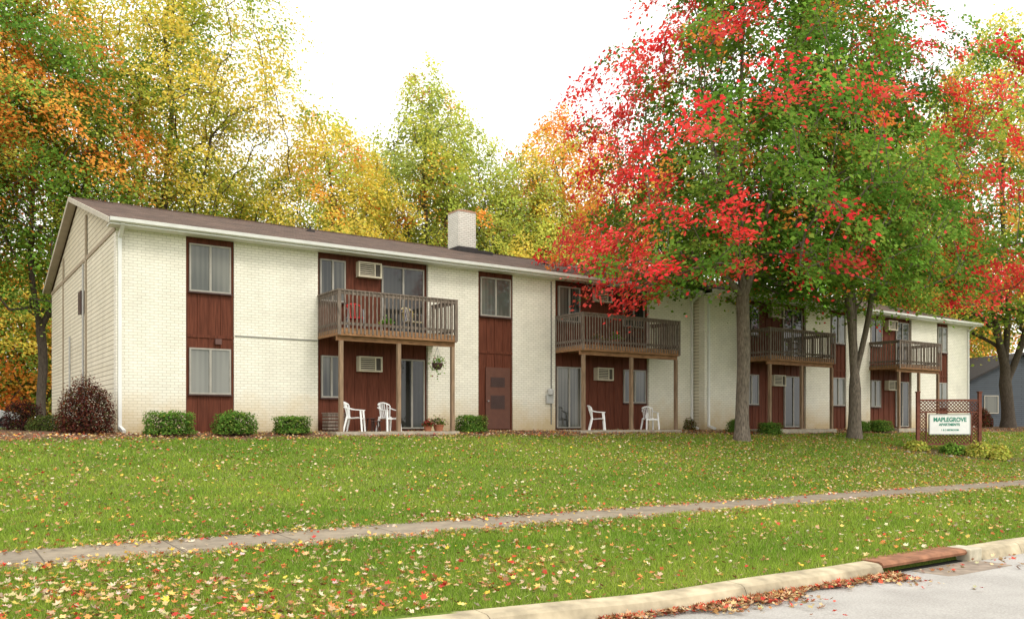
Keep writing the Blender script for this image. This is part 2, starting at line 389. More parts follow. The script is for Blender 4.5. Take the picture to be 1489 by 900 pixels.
def bay(x0,x1,yo,upper,lower):
    mb=MB(); mb.box(x0,x1,yo+.12,yo+.3,-.3,5.42)
    n=int((x1-x0)/.4)
    for i in range(n+1):
        x=x0+.03+(x1-x0-.06)*i/n; mb.box(x-.02,x+.02,yo+.10,yo+.121,.02,5.4)
    mb.obj('panel',M['panel'],B)
    for fl,items in ((2.95,upper),(.04,lower)):
        for it in items:
            if it[0]=='w': window(it[1],it[2],fl+.98,fl+2.25,yo+.085,M[it[3]])
            if it[0]=='d': window(it[1],it[2],fl+.03,fl+2.25,yo+.085,M[it[3]],kind='sliding_door')
            if it[0]=='a': ac(it[1],fl+1.8,yo+.12)
def balcony(x0,x1,yo,dep=1.5):
    yf=yo-dep; z=2.98
    fl=MB(); n=int(dep/.14)
    for i in range(n): fl.box(x0,x1,yf+.02+i*dep/n,yf+.01+(i+1)*dep/n,z-.04,z)
    b=fl.obj('balcony',M['deck'],B)
    bm=MB(); bm.box(x0-.03,x1+.03,yf-.02,yf+.02,z-.22,z-.002); bm.box(x0-.03,x0+.01,yf+.021,yo,z-.22,z-.042); bm.box(x1-.01,x1+.03,yf+.021,yo,z-.22,z-.042)
    for i in range(1,8):
        x=x0+(x1-x0)*i/8; bm.box(x-.02,x+.02,yf+.022,yo,z-.2,z-.042)
    bm.box(x0-.02,x1+.02,yf+.10,yf+.18,z-.36,z-.202)
    bm.obj('beam',M['beam'],b)
    r=MB(); zt=z+1.1; sp=.128
    xa,xb=x0+.0,x1
    r.box(xa-.05,xb+.05,yf-.05,yf+.07,zt-.04,zt); r.box(xa,xb,yf-.02,yf+.02,zt-.14,zt-.05); r.box(xa,xb,yf-.0,yf+.04,z+.09,z+.17)
    for xx in (xa,xb):
        r.box(xx-.05,xx+.05,yf+.071,yo,zt-.041,zt-.001); r.box(xx-.018,xx+.018,yf+.04,yo,z+.09,z+.17); r.box(xx-.018,xx+.018,yf+.04,yo,zt-.14,zt-.05)
        k=int(dep/sp)
        for i in range(k+1):
            y=yf+.05+i*(dep-.1)/k; r.box(xx-.036,xx-.0185,y-.022,y+.022,z-.14,zt-.045)
        r.box(xx-.045,xx+.045,yf-.045,yf-.021,z-.2,zt-.045)
    k=int((xb-xa)/sp)
    for i in range(k+1):
        x=xa+.04+i*(xb-xa-.08)/k; j=random.uniform(-.012,.012); x+=j*.5; r.box(x-.021,x+.021,yf-.042+j*.2,yf-.0205,z-.15+j,zt-.045)
    r.obj('railing',M['deck'],b)
    for x in (x0+.1,(x0+x1)/2,x1-.08):
        p=MB(); p.box(x-.055,x+.055,yf+.03,yf+.14,float(gz(x,yf))-.1,z-.361); p.obj('post',M['post'],b)
    s=MB(); s.box(x0-.1,x1+.1,yf-.05,yo-.01,-.25,.0); s.obj('patio_slab',M['conc'],b)
def wing(x0,x1,yo,segs,ohl,ohr,label):
    for a,b in segs:
        mb=MB(); mb.box(a,b,yo,yo+.3,-.4,5.42); mb.obj('wall',M['brick'],B)
    for q in ((x0,x0+.3,yo+.301,yo+D),(x1-.3,x1,yo+.301,yo+D),(x0+.301,x1-.301,yo+D-.3,yo+D)):
        mb=MB(); mb.box(*q,-.4,5.42); mb.obj('side_wall',M['sidebrick'],B)
    for xx in (x0+.02,x1-.22):
        g=MB(); g.prism([(xx,yo+.0,5.421),(xx,yo+D,5.421),(xx,yo+D/2,5.36+(D/2+.4)*SL)],(.2,0,0))
        g.obj('gable',M['siding'],B)
    xa,xb=x0-ohl,x1+ohr; ye=-.5; hy=D/2; zr=EZ+(hy-ye)*SL; T=.07
    r=MB()
    r.prism([(xa,yo+ye,EZ),(xa,yo+hy,zr),(xa,yo+D-ye,EZ),(xa,yo+D-ye,EZ-T),(xa,yo+hy,zr-T),(xa,yo+ye,EZ-T)],(xb-xa,0,0))
    ro=r.obj('roof',M['roof'],B)
    r=MB(); r.box(xa,xb,yo+hy-.12,yo+hy+.12,zr-.03,zr+.012); r.obj('ridge_cap',M['roof'],ro)
    q=MB(); q.prism([(xa+.01,yo-.50,5.41),(xa+.01,yo-.60,5.44),(xa+.01,yo-.62,5.53),(xa+.01,yo-.505,5.53)],(xb-xa-.02,0,0)); q.obj('gutter',M['white'],ro)
    q=MB(); q.box(xa+.02,xb-.02,yo-.49,yo-.001,5.37,5.405); q.obj('soffit',M['white'],ro)
    q=MB()
    for xx in ([xa-.03] if ohl>.2 else [])+([xb+.001] if ohr>.2 else []):
        q.prism([(xx,yo+ye-.01,EZ+.01),(xx,yo+hy,zr+.02),(xx,yo+hy,zr-.13),(xx,yo+ye-.01,EZ-.13)],(.03,0,0))
        q.prism([(xx,yo+D-ye+.01,EZ+.01),(xx,yo+hy+.001,zr+.02),(xx,yo+hy+.001,zr-.13),(xx,yo+D-ye+.01,EZ-.13)],(.03,0,0))
    if ohl>.2:
        q.prism([(xa+.001,yo+ye,EZ-T-.003),(xa+.001,yo+hy,zr-T-.003),(xa+.001,yo+D-ye,EZ-T-.003),(xa+.001,yo+D-ye,EZ-T-.02),(xa+.001,yo+hy,zr-T-.02),(xa+.001,yo+ye,EZ-T-.02)],(ohl-.003,0,0))
    if q.v: q.obj('rake_board',M['rake'],ro)
    return ro
W1=[(0,1.77),(3.08,5.57),(9.32,11.25),(12.66,14.51),(19.09,21.55)]
W2=[(21.56,23.7),(28.0,29.76),(30.96,32.85),(36.36,38.7),(39.75,41.9)]
R1=wing(0,21.55,0,W1,.24,0,'')
R2=wing(21.56,41.9,-.6,W2,.12,.32,'')
strip(1.77,3.08,0); strip(11.25,12.66,0,'door'); strip(29.76,30.96,-.6); strip(38.7,39.75,-.6)
bay(5.57,9.32,0,[('w',5.66,6.48,'curtain'),('a',6.84),('d',7.7,9.2,'dark')],[('w',5.7,6.35,'curtain'),('a',6.86),('d',8.3,9.22,'dark')])
bay(14.51,19.09,0,[('w',14.7,15.7,'curtain'),('a',16.35),('w',17.8,18.9,'dark')],[('d',14.63,15.75,'curtain'),('a',16.4),('w',17.84,18.98,'curtain')])
bay(23.7,28.0,-.6,[('w',24.0,24.9,'dark'),('a',25.6),('d',26.5,27.8,'dark')],[('w',24.0,24.9,'curtain'),('a',25.7),('d',26.6,27.8,'dark')])
bay(32.85,36.36,-.6,[('w',33.0,33.9,'dark'),('a',34.2),('d',35.1,36.2,'dark')],[('w',33.0,33.8,'curtain'),('a',34.2),('d',35.1,36.2,'dark')])
balcony(5.6,9.48,0); balcony(14.55,19.2,0); balcony(23.68,27.9,-.6); balcony(32.8,36.3,-.6)
TR=mat('tan_trim',(.34,.28,.20),.7,.1)
for q in ((-.03,-.001,-.001,D,5.3,5.42),(-.04,-.001,4.9,5.08,-.3,6.7),(-.035,-.001,10.3,10.42,-.3,6.2)):
    mb=MB(); mb.box(*q); mb.obj('trim_board',TR,B)
for q in ((-.12,-.001,5.3,5.9,3.7,4.4),(-.10,-.001,5.25,5.95,.9,1.4)):
    mb=MB(); mb.box(*q); mb.obj('vent',M['darkframe'],B)
for y,z in ((5.2,5.2),(8.2,3.2)):
    mb=MB(); mb.beam((-.07,y,0),(-.07,y,z),.06,n=8); mb.obj('conduit',M['steelgrey'],B)
def spout(x,y,zt=5.4,w_=.085,m='white'):
    mb=MB(); mb.box(x-w_/2,x+w_/2,y-.08,y-.005,.12,zt-.25); mb.beam((x,y-.04,zt-.27),(x,y-.5,zt+.02),w_); mb.beam((x,y-.04,.14),(x+.05,y-.35,.03),w_)
    mb.obj('downspout',M[m],B)
spout(.09,0); spout(21.42,0); spout(21.75,-.6); spout(41.7,-.6)
CG=mat('cable_grey',(.16,.16,.15),.6,.1)
mb=MB(); mb.box(14.30,14.33,-.03,-.005,.2,5.3); mb.obj('conduit',CG,B)
mb=MB(); mb.box(3.1,5.55,-.02,-.004,2.70,2.725); mb.obj('cable',CG,B)
mb=MB(); mb.lathe([(.10,0),(.11,.02),(.11,.16),(.07,.22)],n=12,c=(14.2,-.13,1.25)); mb.box(14.06,14.34,-.12,-.031,.95,1.25); mb.obj('meter',M['steelgrey'],B)
mb=MB(); mb.box(2.55,2.72,-.06,.03,2.45,2.6); mb.obj('lamp',mat('fixture_brown',(.12,.06,.05),.6,.1),B)
zc=EZ+(6.3+.5)*SL
mb=MB(); mb.box(13.99,14.84,5.9,6.75,zc-.4,9.0)
ch=mb.obj('chimney',M['chim'],R1)
mb=MB(); mb.box(13.98,14.85,5.89,6.76,9.001,9.06); mb.box(14.1,14.74,6.0,6.65,9.06,9.11); mb.obj('cap',M['redbrick'],ch)
mb=MB(); mb.box(13.94,14.89,5.8,6.80,zc-.4,zc+.08); mb.box(14.95,15.7,5.9,6.2,zc-.3,zc+.03); mb.obj('flashing',M['darkroof'],ch)
for x,y in ((7.5,5.6),(17.0,4.0)):
    z=EZ+(y+.5)*SL; mb=MB(); mb.beam((x,y,z-.1),(x,y,z+.2),.09,n=10); mb.box(x-.13,x+.13,y-.13,y+.13,z-.06,z+.045); mb.obj('roof_vent',M['darkroof'],R1)

# ------------------------------------------------------------ chairs
def chair_parts(rt,ms,mf=None):
    mf=mf or ms
    s=MB(); nx=7; rowsS=[]
    for j in range(6):
        v=j/5; rowsS.append([((i/(nx-1)-.5)*(.46-.05*v),-.22+.44*v,.43-.02*math.sin(math.pi*i/(nx-1))-.03*v+(-.03 if j==0 else 0)) for i in range(nx)])
    s.grid(rowsS); 
    s.box(-.23,.23,-.235,-.215,.36,.41); so_=s.obj('seat',ms,rt); m_=so_.modifiers.new('s','SOLIDIFY'); m_.thickness=.018
    b=MB()
    for i in range(6):
        u=i/5-.5; x=u*.38; b.beam((x*.85,.20+.0*abs(u),.40),(x*1.05,.33-.10*abs(u)**2*4,.84-.10*abs(u)**2*4*.6),.042,flat=.4)
    for i in range(8):
        u0=i/8-.5;u1=(i+1)/8-.5
        f=lambda u:(u*.42,.345-.12*u*u*4*.8,.87-.075*u*u*4)
        b.beam(f(u0),f(u1),.06,flat=.6)
    b.obj('backrest',ms,rt)
    for sx in (-1,1):
        l=MB(); l.beam((sx*.25,-.25,0),(sx*.22,-.2,.62),.045,.05); l.obj('leg',mf,rt)
        l=MB(); l.beam((sx*.25,.30,0),(sx*.2,.2,.44),.045,.055); l.obj('leg',mf,rt)
        a=MB(); a.beam((sx*.235,-.25,.63),(sx*.25,.05,.65),.05,flat=.5); a.beam((sx*.25,.05,.65),(sx*.2,.30,.72),.05,flat=.5); a.obj('armrest',mf,rt)
lb='white moulded plastic armchair standing on the patio under a wooden balcony'
ch0=root('plastic_chair',lb,'chair',(6.35,-.95,0.0),math.radians(55),'white plastic patio chairs'); chair_parts(ch0,M['plastic'])
dup(ch0,(7.43,-1.0,0.0),math.radians(10)); dup(ch0,(15.6,-1.05,0.0),math.radians(55)); dup(ch0,(18.2,-1.0,0.0),math.radians(-20))
c=root('patio_chair','red folding patio chair on a wooden balcony','chair',(6.45,-.7,2.985),math.radians(-15)); chair_parts(c,M['red'],M['metal'])
def stripemat():
    m,t,p=newmat('striped_fabric'); tc=t.nodes.new('ShaderNodeTexCoord'); wv=t.nodes.new('ShaderNodeTexWave'); wv.inputs['Scale'].default_value=5; t.links.new(tc.outputs['Object'],wv.inputs['Vector'])
    r=t.nodes.new('ShaderNodeValToRGB'); r.color_ramp.interpolation='CONSTANT'; r.color_ramp.elements[0].color=(.55,.42,.08,1); r.color_ramp.elements[1].position=.45; r.color_ramp.elements[1].color=(.06,.09,.3,1)
    e=r.color_ramp.elements.new(.75); e.color=(.65,.6,.5,1); t.links.new(wv.outputs[0],r.inputs[0]); t.links.new(r.outputs[0],p.inputs['Base Color']); return m
c=root('patio_chair','striped yellow and blue folding chair on a wooden balcony','chair',(8.35,-.75,2.985),math.radians(12)); chair_parts(c,stripemat(),M['metal'])
c=root('patio_chair','dark metal chair on a wooden balcony','chair',(17.6,-.8,2.985),math.radians(8)); chair_parts(c,M['darkframe'],M['darkframe'])
dup(c,(26.3,-1.3,2.985),.3)
def stool(loc,h=.32):
    r=root('stool','small dark wooden stool on the patio','stool',loc,.3); mb=MB(); mb.lathe([(.15,h-.03),(.17,h-.015),(.16,h)],n=14); mb.obj('seat',M['darkframe'],r)
    for i in range(3):
        a=i*2.09; l=MB(); l.beam((.16*math.cos(a),.16*math.sin(a),0),(.1*math.cos(a),.1*math.sin(a),h-.03),.03); l.obj('leg',M['darkframe'],r)
stool((6.95,-1.15,0)); stool((7.05,-.55,0),.4)
r=root('storage_crate','weathered slatted wooden crate against the brown wall','crate',(5.95,-.35,0)); 
mb=MB()
for i in range(5): mb.box(-.3,.3,-.25,-.225,.05+i*.1,.12+i*.1); mb.box(-.3,-.275,-.22,.2,.05+i*.1,.12+i*.1); mb.box(.275,.3,-.22,.2,.05+i*.1,.12+i*.1)
mb.obj('slats',M['deck'],r)
mb=MB(); mb.box(-.32,.32,-.27,.22,.53,.56); mb.obj('lid',M['deck'],r)

# ------------------------------------------------------------ vegetation
rng=np.random.default_rng(11)
def palette(n,cols,wts,jit=.2):
    c=np.array(cols)[rng.choice(len(cols),n,p=np.array(wts)/sum(wts))]
    return c*(1+jit*rng.normal(size=(n,1))).clip(.4,1.8)*(1+.08*rng.normal(size=(n,3)))
def shrub(x,y,w_,h,cols,wts,label,n=4200,ls=.055,box=.75,name='shrub',group='clipped shrubs along the wall',dep=None,nz=.04):
    dep=dep or w_*.85; z=float(gz(x,y))
    d=rng.normal(size=(n,3)); d[:,2]=np.abs(d[:,2])*1.0; d/=np.linalg.norm(d,axis=1)[:,None]
    m=np.max(np.abs(d),axis=1)[:,None]; dd=d*(1-box)+d/m*box*.82
    rad=rng.uniform(.0,1,n)**.22
    lump=1+.06*np.sin(d[:,0]*6+x)*np.sin(d[:,1]*5+y*3)+.04*np.sin(d[:,2]*9+x*2)+nz*rng.normal(size=n)
    P=dd*(rad*lump)[:,None]*np.array([w_/2,dep/2,h]); P[:,2]+=.03
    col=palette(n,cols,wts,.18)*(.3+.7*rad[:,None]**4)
    st=MB()
    rt=root(name,label,'shrub',(x,y,z),0,group)
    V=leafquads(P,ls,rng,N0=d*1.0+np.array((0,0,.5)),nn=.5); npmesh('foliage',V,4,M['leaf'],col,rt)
    for i in range(7):
        a=i*.9; st.beam((.05*math.cos(a),.05*math.sin(a),-.02),(w_*.3*math.cos(a),dep*.3*math.sin(a),h*.75),.03,.012,n=5)
    st.obj('stem',M['barkd'],rt); return rt
G1=[(.12,.24,.04),(.17,.30,.05),(.28,.34,.07)]; GW=[5,4,1]
lab='rounded clipped green shrub in the mulch bed by the wall'
for x,y,w_,h in ((1.05,-1.25,1.4,.68),(2.75,-1.2,1.25,.66),(4.35,-1.15,1.1,.55),(10.35,-1.0,1.1,.60),(22.0,-1.9,.9,.55),(23.3,-2.4,1.0,.52),(31.5,-1.9,1.3,.55),(30.2,-1.8,.9,.5)):
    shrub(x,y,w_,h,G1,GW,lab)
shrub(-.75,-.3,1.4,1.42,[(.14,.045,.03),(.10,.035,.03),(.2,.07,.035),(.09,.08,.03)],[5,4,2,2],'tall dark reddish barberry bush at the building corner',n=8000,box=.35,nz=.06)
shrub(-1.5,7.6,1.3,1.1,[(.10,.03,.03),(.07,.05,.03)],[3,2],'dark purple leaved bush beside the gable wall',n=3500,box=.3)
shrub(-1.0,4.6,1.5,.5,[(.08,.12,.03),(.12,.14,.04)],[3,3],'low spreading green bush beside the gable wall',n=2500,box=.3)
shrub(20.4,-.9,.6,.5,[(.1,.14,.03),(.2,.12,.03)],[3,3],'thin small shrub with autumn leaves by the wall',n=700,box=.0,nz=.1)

def tree(label,base,H,z0,R,prof,nA,nL,ls,cA,cB,cC=None,pC=0,thr=.5,wo=.6,wh=.2,wd=0,dvec=(0,0),noise=.25,tr=.3,lean=(0,0),stems=(),first=None,seed=1,sig=.5,ssp=.42,bark='bark',name='maple_tree',cat='tree',off=(0,0),minr=.012,jit=.12,mixl=.06,lumpy=1.0,wl=.2,coh=1.0,droop=.9,cj=.07,fq=1.0,flat=.62,holes=0):
    rg=np.random.default_rng(seed); bz=float(gz(base[0],base[1]))
    rt=root(name,label,cat,(base[0],base[1],bz))
    MX=30000
    nodes=np.zeros((MX,3)); par=np.full(MX,-1); nn=1
    def chain(si,pts):
        nonlocal nn
        p=si
        for q in pts: nodes[nn]=q; par[nn]=p; p=nn; nn+=1
        return p
    nodes[0]=(0,0,-.15)
    zt=H*.86; k=int(zt/.5)
    ph=rg.uniform(0,6,2)
    tp=[(lean[0]*(i/k)**1.3+.14*math.sin(i*.40+ph[0])*min(1,i/5),lean[1]*(i/k)**1.3+.14*math.sin(i*.34+ph[1])*min(1,i/5),zt*i/k) for i in range(1,k+1)]
    chain(0,tp); ntr=nn
    for (sh,dx,dy,top) in stems:
        si=int(sh/zt*k); si=max(1,min(si,k)); p0=nodes[si].copy(); kk=int((top-p0[2])/.5)
        cv=lambda t: (t**.85)
        chain(si,[(p0[0]+dx*cv(i/kk)+.08*math.sin(i*.5),p0[1]+dy*cv(i/kk)+.08*(math.cos(i*.45)-1),p0[2]+(top-p0[2])*i/kk) for i in range(1,kk+1)])
    first=first if first is not None else z0*.75
    ph=rg.uniform(0,6.28,6)
    A=[];out=[];tries=0
    hs_=np.array([p[0] for p in prof]);rs_=np.array([p[1] for p in prof])
    hc=[]
    for _ in range(holes):
        a_=rg.uniform(0,6.283); h_=rg.uniform(.05,.85); hc.append((math.cos(a_)*R*.75*np.interp(h_,hs_,rs_),math.sin(a_)*R*.75*np.interp(h_,hs_,rs_),z0+(H-z0)*h_,rg.uniform(.9,1.6)))
    while len(A)<nA and tries<nA*30:
        tries+=1
        h=rg.uniform(0,1); r=np.interp(h,hs_,rs_)
        if rg.uniform()>r**1.3+.03: continue
        th=rg.uniform(0,6.283); rho=rg.uniform()**ssp
        lump=1+lumpy*(.16*math.sin(2*th+ph[0]+h*3)+.13*math.sin(3*th+ph[1]-h*5)+.10*math.sin(h*17+ph[2]+th*2))
        rr=R*r*rho*lump
        z=z0+(H-z0)*h - (rho**2)*(droop if h<.4 else .3)
        p=np.array((off[0]*h+rr*math.cos(th)+lean[0]*z/H,off[1]*h+rr*math.sin(th)+lean[1]*z/H,z))
        if any((p[0]-c_[0])**2+(p[1]-c_[1])**2+((p[2]-c_[2])*1.4)**2<c_[3]**2 for c_ in hc): continue
        if A:
            q=np.array(A[-700:])-p; q[:,2]*=1.5
            if np.min((q*q).sum(1))<(sig*1.25)**2: continue
        A.append(p);out.append(rho)
    A=np.array(A);out=np.array(out)
    order=np.argsort(np.hypot(A[:,0],A[:,1])+.25*np.abs(A[:,2]-z0))
    cnt=np.zeros(MX)
    for ai in order:
        a=A[ai]; P=nodes[:nn]; d=a-P; L=np.sqrt((d*d).sum(1)); hz=np.hypot(d[:,0],d[:,1])
        viol=np.maximum(0,P[:,2]-(a[2]-.5*hz)); cost=L+1.3*viol+8*np.maximum(0,first-P[:,2])
        j=int(np.argmin(cost)); L=L[j]; n=max(1,int(L/.55)); up=np.array((0,0,1.))*.10*L
        pts=[nodes[j]+d[j]*t+up*math.sin(math.pi*t)+(rg.normal(size=3)*.05*min(L,1.5) if t<1 else 0) for t in [(i+1)/n for i in range(n)]]
        if nn+n>MX-100: break
        e=chain(j,pts); cnt[e]+=1
    for i in range(nn-1,0,-1): cnt[par[i]]+=cnt[i]
    cnt=np.maximum(cnt,.6)
    rad=np.maximum(tr*(cnt/cnt[0])**.5,minr)
    flare=1+.55*np.exp(-np.maximum(nodes[:,2],0)/.35); idx0=np.arange(MX)<ntr
    rad=np.where(idx0,rad*flare,rad); 
    I=np.arange(1,nn)
    VV=[];FF=[];base_i=0
    for lo,hi,k in ((.05,9,9),(0,.05,3)):
        s=I[(rad[I]>=lo)&(rad[I]<hi)]; 
        if len(s)==0: continue
        p=par[s]; a=nodes[p];b=nodes[s]; D_=b-a; D_/=np.linalg.norm(D_,axis=1)[:,None]+1e-9
        ref=np.tile(np.array((.31,.95,.05)),(len(s),1)); X=np.cross(D_,ref); X/=np.linalg.norm(X,axis=1)[:,None]+1e-9; Y=np.cross(D_,X)
        ra=np.minimum(rad[p],rad[s]*1.35) ; rb=rad[s]
        ang=2*np.pi*np.arange(k)/k
        cs=np.cos(ang)[None,:,None]; sn=np.sin(ang)[None,:,None]
        r0=a[:,None]-D_[:,None]*ra[:,None,None]*.12+(X[:,None]*cs+Y[:,None]*sn)*ra[:,None,None]; r1=b[:,None]+(X[:,None]*cs+Y[:,None]*sn)*rb[:,None,None]
        V=np.concatenate([r0,r1],axis=1).reshape(-1,3); m_=len(s)
        q=np.arange(k); f=np.stack([q,(q+1)%k,k+(q+1)%k,k+q],axis=1)
        F=(f[None]+(np.arange(m_)*2*k)[:,None,None]).reshape(-1,4)+base_i
        VV.append(V);FF.append(F);base_i+=len(V)
    npmesh('trunk',np.concatenate(VV),4,M[bark],None,rt,True,np.concatenate(FF))
    n=len(A); hn=(A[:,2]-z0)/(H-z0); 
    dv=(A[:,0]*dvec[0]+A[:,1]*dvec[1])/R
    low=.5*np.sin(fq*A[:,0]*.85+ph[3])*np.sin(fq*A[:,1]*.9+ph[4])+.5*np.sin(fq*A[:,2]*1.1+fq*A[:,0]*.5+ph[5])
    mval=out*wo+hn*wh+dv*wd+noise*rg.normal(size=n)+low*wl
    cl=np.where((mval>thr)[:,None],np.array(cB)[rg.integers(0,len(cB),n)],np.array(cA)[rg.integers(0,len(cA),n)])
    if cC is not None:
        k=rg.uniform(size=n)<pC; cl[k]=np.array(cC)[rg.integers(0,len(cC),k.sum())]
    nl=rg.poisson(nL,n)+5
    ii=np.repeat(np.arange(n),nl); N=len(ii)
    ra=A/ (np.linalg.norm(A*np.array((1,1,0)),axis=1)[:,None]+1e-6); ra[:,2]=0
    Nc=np.array((0,0,1.))+ra*.75*coh+rg.normal(size=(n,3))*.3
    Nc/=np.linalg.norm(Nc,axis=1)[:,None]
    g=rg.normal(size=(N,3))*sig*(.65+.6*rg.uniform(size=(n,1)))[ii]
    dn=(g*Nc[ii]).sum(1)[:,None]; g=g-dn*Nc[ii]*flat
    P=A[ii]+g
    P[:,2]-=(g[:,0]**2+g[:,1]**2)*.35
    col=cl[ii]*(1+jit*rg.normal(size=(N,1))).clip(.55,1.5)*(1+.05*rg.normal(size=(N,3)))*(1+cj*rg.normal(size=(n,1)))[ii]
    sw=rg.uniform(size=N)<mixl; allc=np.array(list(cA)+list(cB)); col[sw]=allc[rg.integers(0,len(allc),sw.sum())]
    V=leafquads(P,ls,rg,N0=Nc[ii],nn=.38); npmesh('crown',V,4,M['leaf'],col,rt)
    return rt
GD=[(.15,.29,.038),(.19,.34,.05),(.24,.37,.06),(.11,.23,.032)]
GR=[(.18,.34,.05),(.22,.38,.06),(.27,.42,.07),(.14,.28,.045)]
RD=[(.88,.08,.07),(.90,.14,.10),(.80,.05,.055),(.88,.10,.09)]
OR=[(.85,.34,.07),(.88,.43,.08),(.78,.25,.055)]
YE=[(.82,.65,.11),(.78,.65,.13),(.86,.66,.12)]
YG=[(.55,.59,.11),(.47,.55,.10),(.63,.63,.12)]
PG=[(.34,.42,.10),(.42,.48,.12)]
SG=[(.26,.38,.07),(.31,.42,.08),(.20,.33,.05)]
ovm=[(0,.78),(.1,1),(.3,.95),(.5,.80),(.7,.58),(.9,.30),(1,.05)]
vase=[(0,.35),(.2,.7),(.45,1),(.7,.85),(.88,.5),(1,.12)]
tree('tall maple turning bright red over green leaves on the lawn',(19.8,-4.0),19.5,5.9,7.5,ovm,980,86,.15,GD,RD,OR,.03,thr=.68,wo=.52,wh=.16,wd=.60,dvec=(-.88,.25),noise=.11,wl=.22,fq=1.5,tr=.23,stems=((5.2,1.9,-1.0,15),(5.6,-2.0,.6,14.5),(6.2,.4,1.4,13.5)),first=5.0,seed=3,sig=.39,lumpy=1.0,ssp=.5,droop=1.4,holes=16,cj=.12,mixl=.05)
tree('multi stemmed maple with red tips over green leaves on the lawn',(26.5,-4.0),19.5,6.5,6.5,ovm,820,86,.15,GD,RD,OR,.09,thr=.62,wo=.52,wh=.22,wd=.34,dvec=(.75,-.4),noise=.11,wl=.25,fq=1.5,tr=.235,stems=((2.6,1.5,-.9,15),(2.2,-1.2,.5,14.5),(3.6,.6,1.0,13)),first=5.0,seed=5,sig=.39,lumpy=1.1,ssp=.5,droop=1.4,holes=16,cj=.12,mixl=.05)
tree('tall yellow green maple at the edge of the lawn',(48,.3),24,6.0,7.5,ovm,560,100,.2,SG,YG,YE,.22,thr=.50,noise=.12,tr=.34,lean=(-1,0),stems=((3,3,-2,16),(4,-3,1,15)),seed=7,sig=.6,bark='barkd',holes=6)
tree('orange and green maple with a leaning trunk behind the building',(.3,20.5),22,6.0,6.6,vase,560,130,.16,GR,OR,YG,.2,thr=.42,wo=.3,wh=.1,wd=.25,dvec=(.8,-.3),noise=.1,tr=.2,lean=(-1,0),stems=((5,2.5,0,15),),seed=9,sig=.58,bark='barkd')
tree('green maple with orange patches beside the building',(-4.5,19.5),24,6.5,6.4,vase,560,130,.16,SG,OR,YE,.15,thr=.46,noise=.1,tr=.2,seed=10,sig=.58,bark='barkd')
tree('low green and orange maple beyond the parking area',(-9,44),11,1.2,6.5,vase,300,90,.24,GR,OR,YG,.2,thr=.62,noise=.15,tr=.2,seed=51,sig=.65,bark='barkd')
tree('low golden maple beyond the parking area',(1.5,46),12,1.2,6.0,vase,300,90,.24,SG,YE,OR,.3,thr=.6,noise=.15,tr=.2,seed=52,sig=.65,bark='barkd')
tree('tall yellow autumn maple rising behind the roof',(6.2,22),27,6,6.0,vase,560,125,.165,YG,YE,SG,.12,thr=.56,noise=.15,tr=.28,stems=((6,3,0,20),(5,-3,1,19)),seed=12,sig=.62,lumpy=1.4,bark='barkd',holes=8,flat=.5)
tree('yellow green maple behind the roof',(14.6,21),18.0,4,4.6,vase,330,115,.165,YG,YE,OR,.05,thr=.5,noise=.15,tr=.2,seed=14,sig=.55,lumpy=1.4,bark='barkd',flat=.5)
tree('low yellow green maple behind the roof',(11.0,27),16.5,3,5,vase,280,100,.19,SG,YE,YG,.4,thr=.6,noise=.15,tr=.2,seed=31,sig=.6,bark='barkd',flat=.5)
tree('tall slender green and yellow maple behind the roof',(21.8,23),23.0,5,4.6,vase,370,95,.18,PG,YG,OR,.05,thr=.5,noise=.15,tr=.26,stems=((6,2.2,0,19),(5,-2.4,0,18)),seed=15,sig=.52,lumpy=1.4,bark='barkd',flat=.5,holes=6)
tree('green and bronze maple behind the roof',(25.5,26),22.0,5,4.4,vase,300,95,.19,PG,YG,OR,.06,thr=.5,noise=.15,tr=.22,seed=16,sig=.55,lumpy=1.3,bark='barkd',flat=.5)
tree('pale green and gold maple behind the roof',(29.7,23),18.5,5,4.2,vase,280,90,.19,PG,YG,YE,.12,thr=.5,noise=.15,tr=.2,seed=41,sig=.55,bark='barkd',flat=.5)
tree('orange tinted maple behind the roof',(33.5,24),23,6,5.6,vase,380,90,.2,YE,OR,YG,.15,thr=.48,noise=.15,tr=.25,seed=17,sig=.58,bark='barkd',flat=.5)
tree('golden yellow tree behind the roof',(28.8,20),13.5,3,5,vase,240,90,.19,YG,YE,OR,.06,thr=.6,noise=.15,tr=.2,seed=18,sig=.58,bark='barkd',flat=.5)
tree('pale yellow green tree behind the roof',(20.5,30),17,3,6,vase,280,90,.2,YG,YE,PG,.3,thr=.6,noise=.15,tr=.2,seed=33,sig=.62,bark='barkd',flat=.5)
tree('green maple behind the building',(43,22),21,5,7,vase,360,70,.25,SG,YG,OR,.06,thr=.6,noise=.15,tr=.3,seed=19,sig=.65,bark='barkd')
tree('orange maple beyond the building end',(66,17),14,4.2,6.0,vase,360,65,.25,OR,YE,SG,.25,thr=.65,noise=.15,tr=.25,seed=21,sig=.6,bark='barkd')
tree('orange maple rising beyond the neighbouring house',(78,19),18,5.0,7.0,vase,360,65,.28,OR,YE,YG,.2,thr=.6,noise=.15,tr=.25,seed=23,sig=.65,bark='barkd')
tree('tall green yellow tree beyond the building end',(53,12),25,6,7,vase,420,75,.25,SG,YG,YE,.25,thr=.6,noise=.15,tr=.3,seed=22,sig=.65,bark='barkd')
n=3000
cx=rng.uniform(-45,130,n); cy=rng.uniform(48,66,n); top=11+3*np.sin(cx*.22)+2*np.sin(cx*.61+1)+2.0*rng.normal(size=n)
cz=rng.uniform(.0,1,n)*np.maximum(top,2)
pc=np.array(OR+YE+YG+YG+PG)*.75; w_=.5+.5*np.sin(cx*.25+cy*.1)
ci=np.clip((w_*len(pc)+rng.normal(size=n)*2.0).astype(int),0,len(pc)-1)
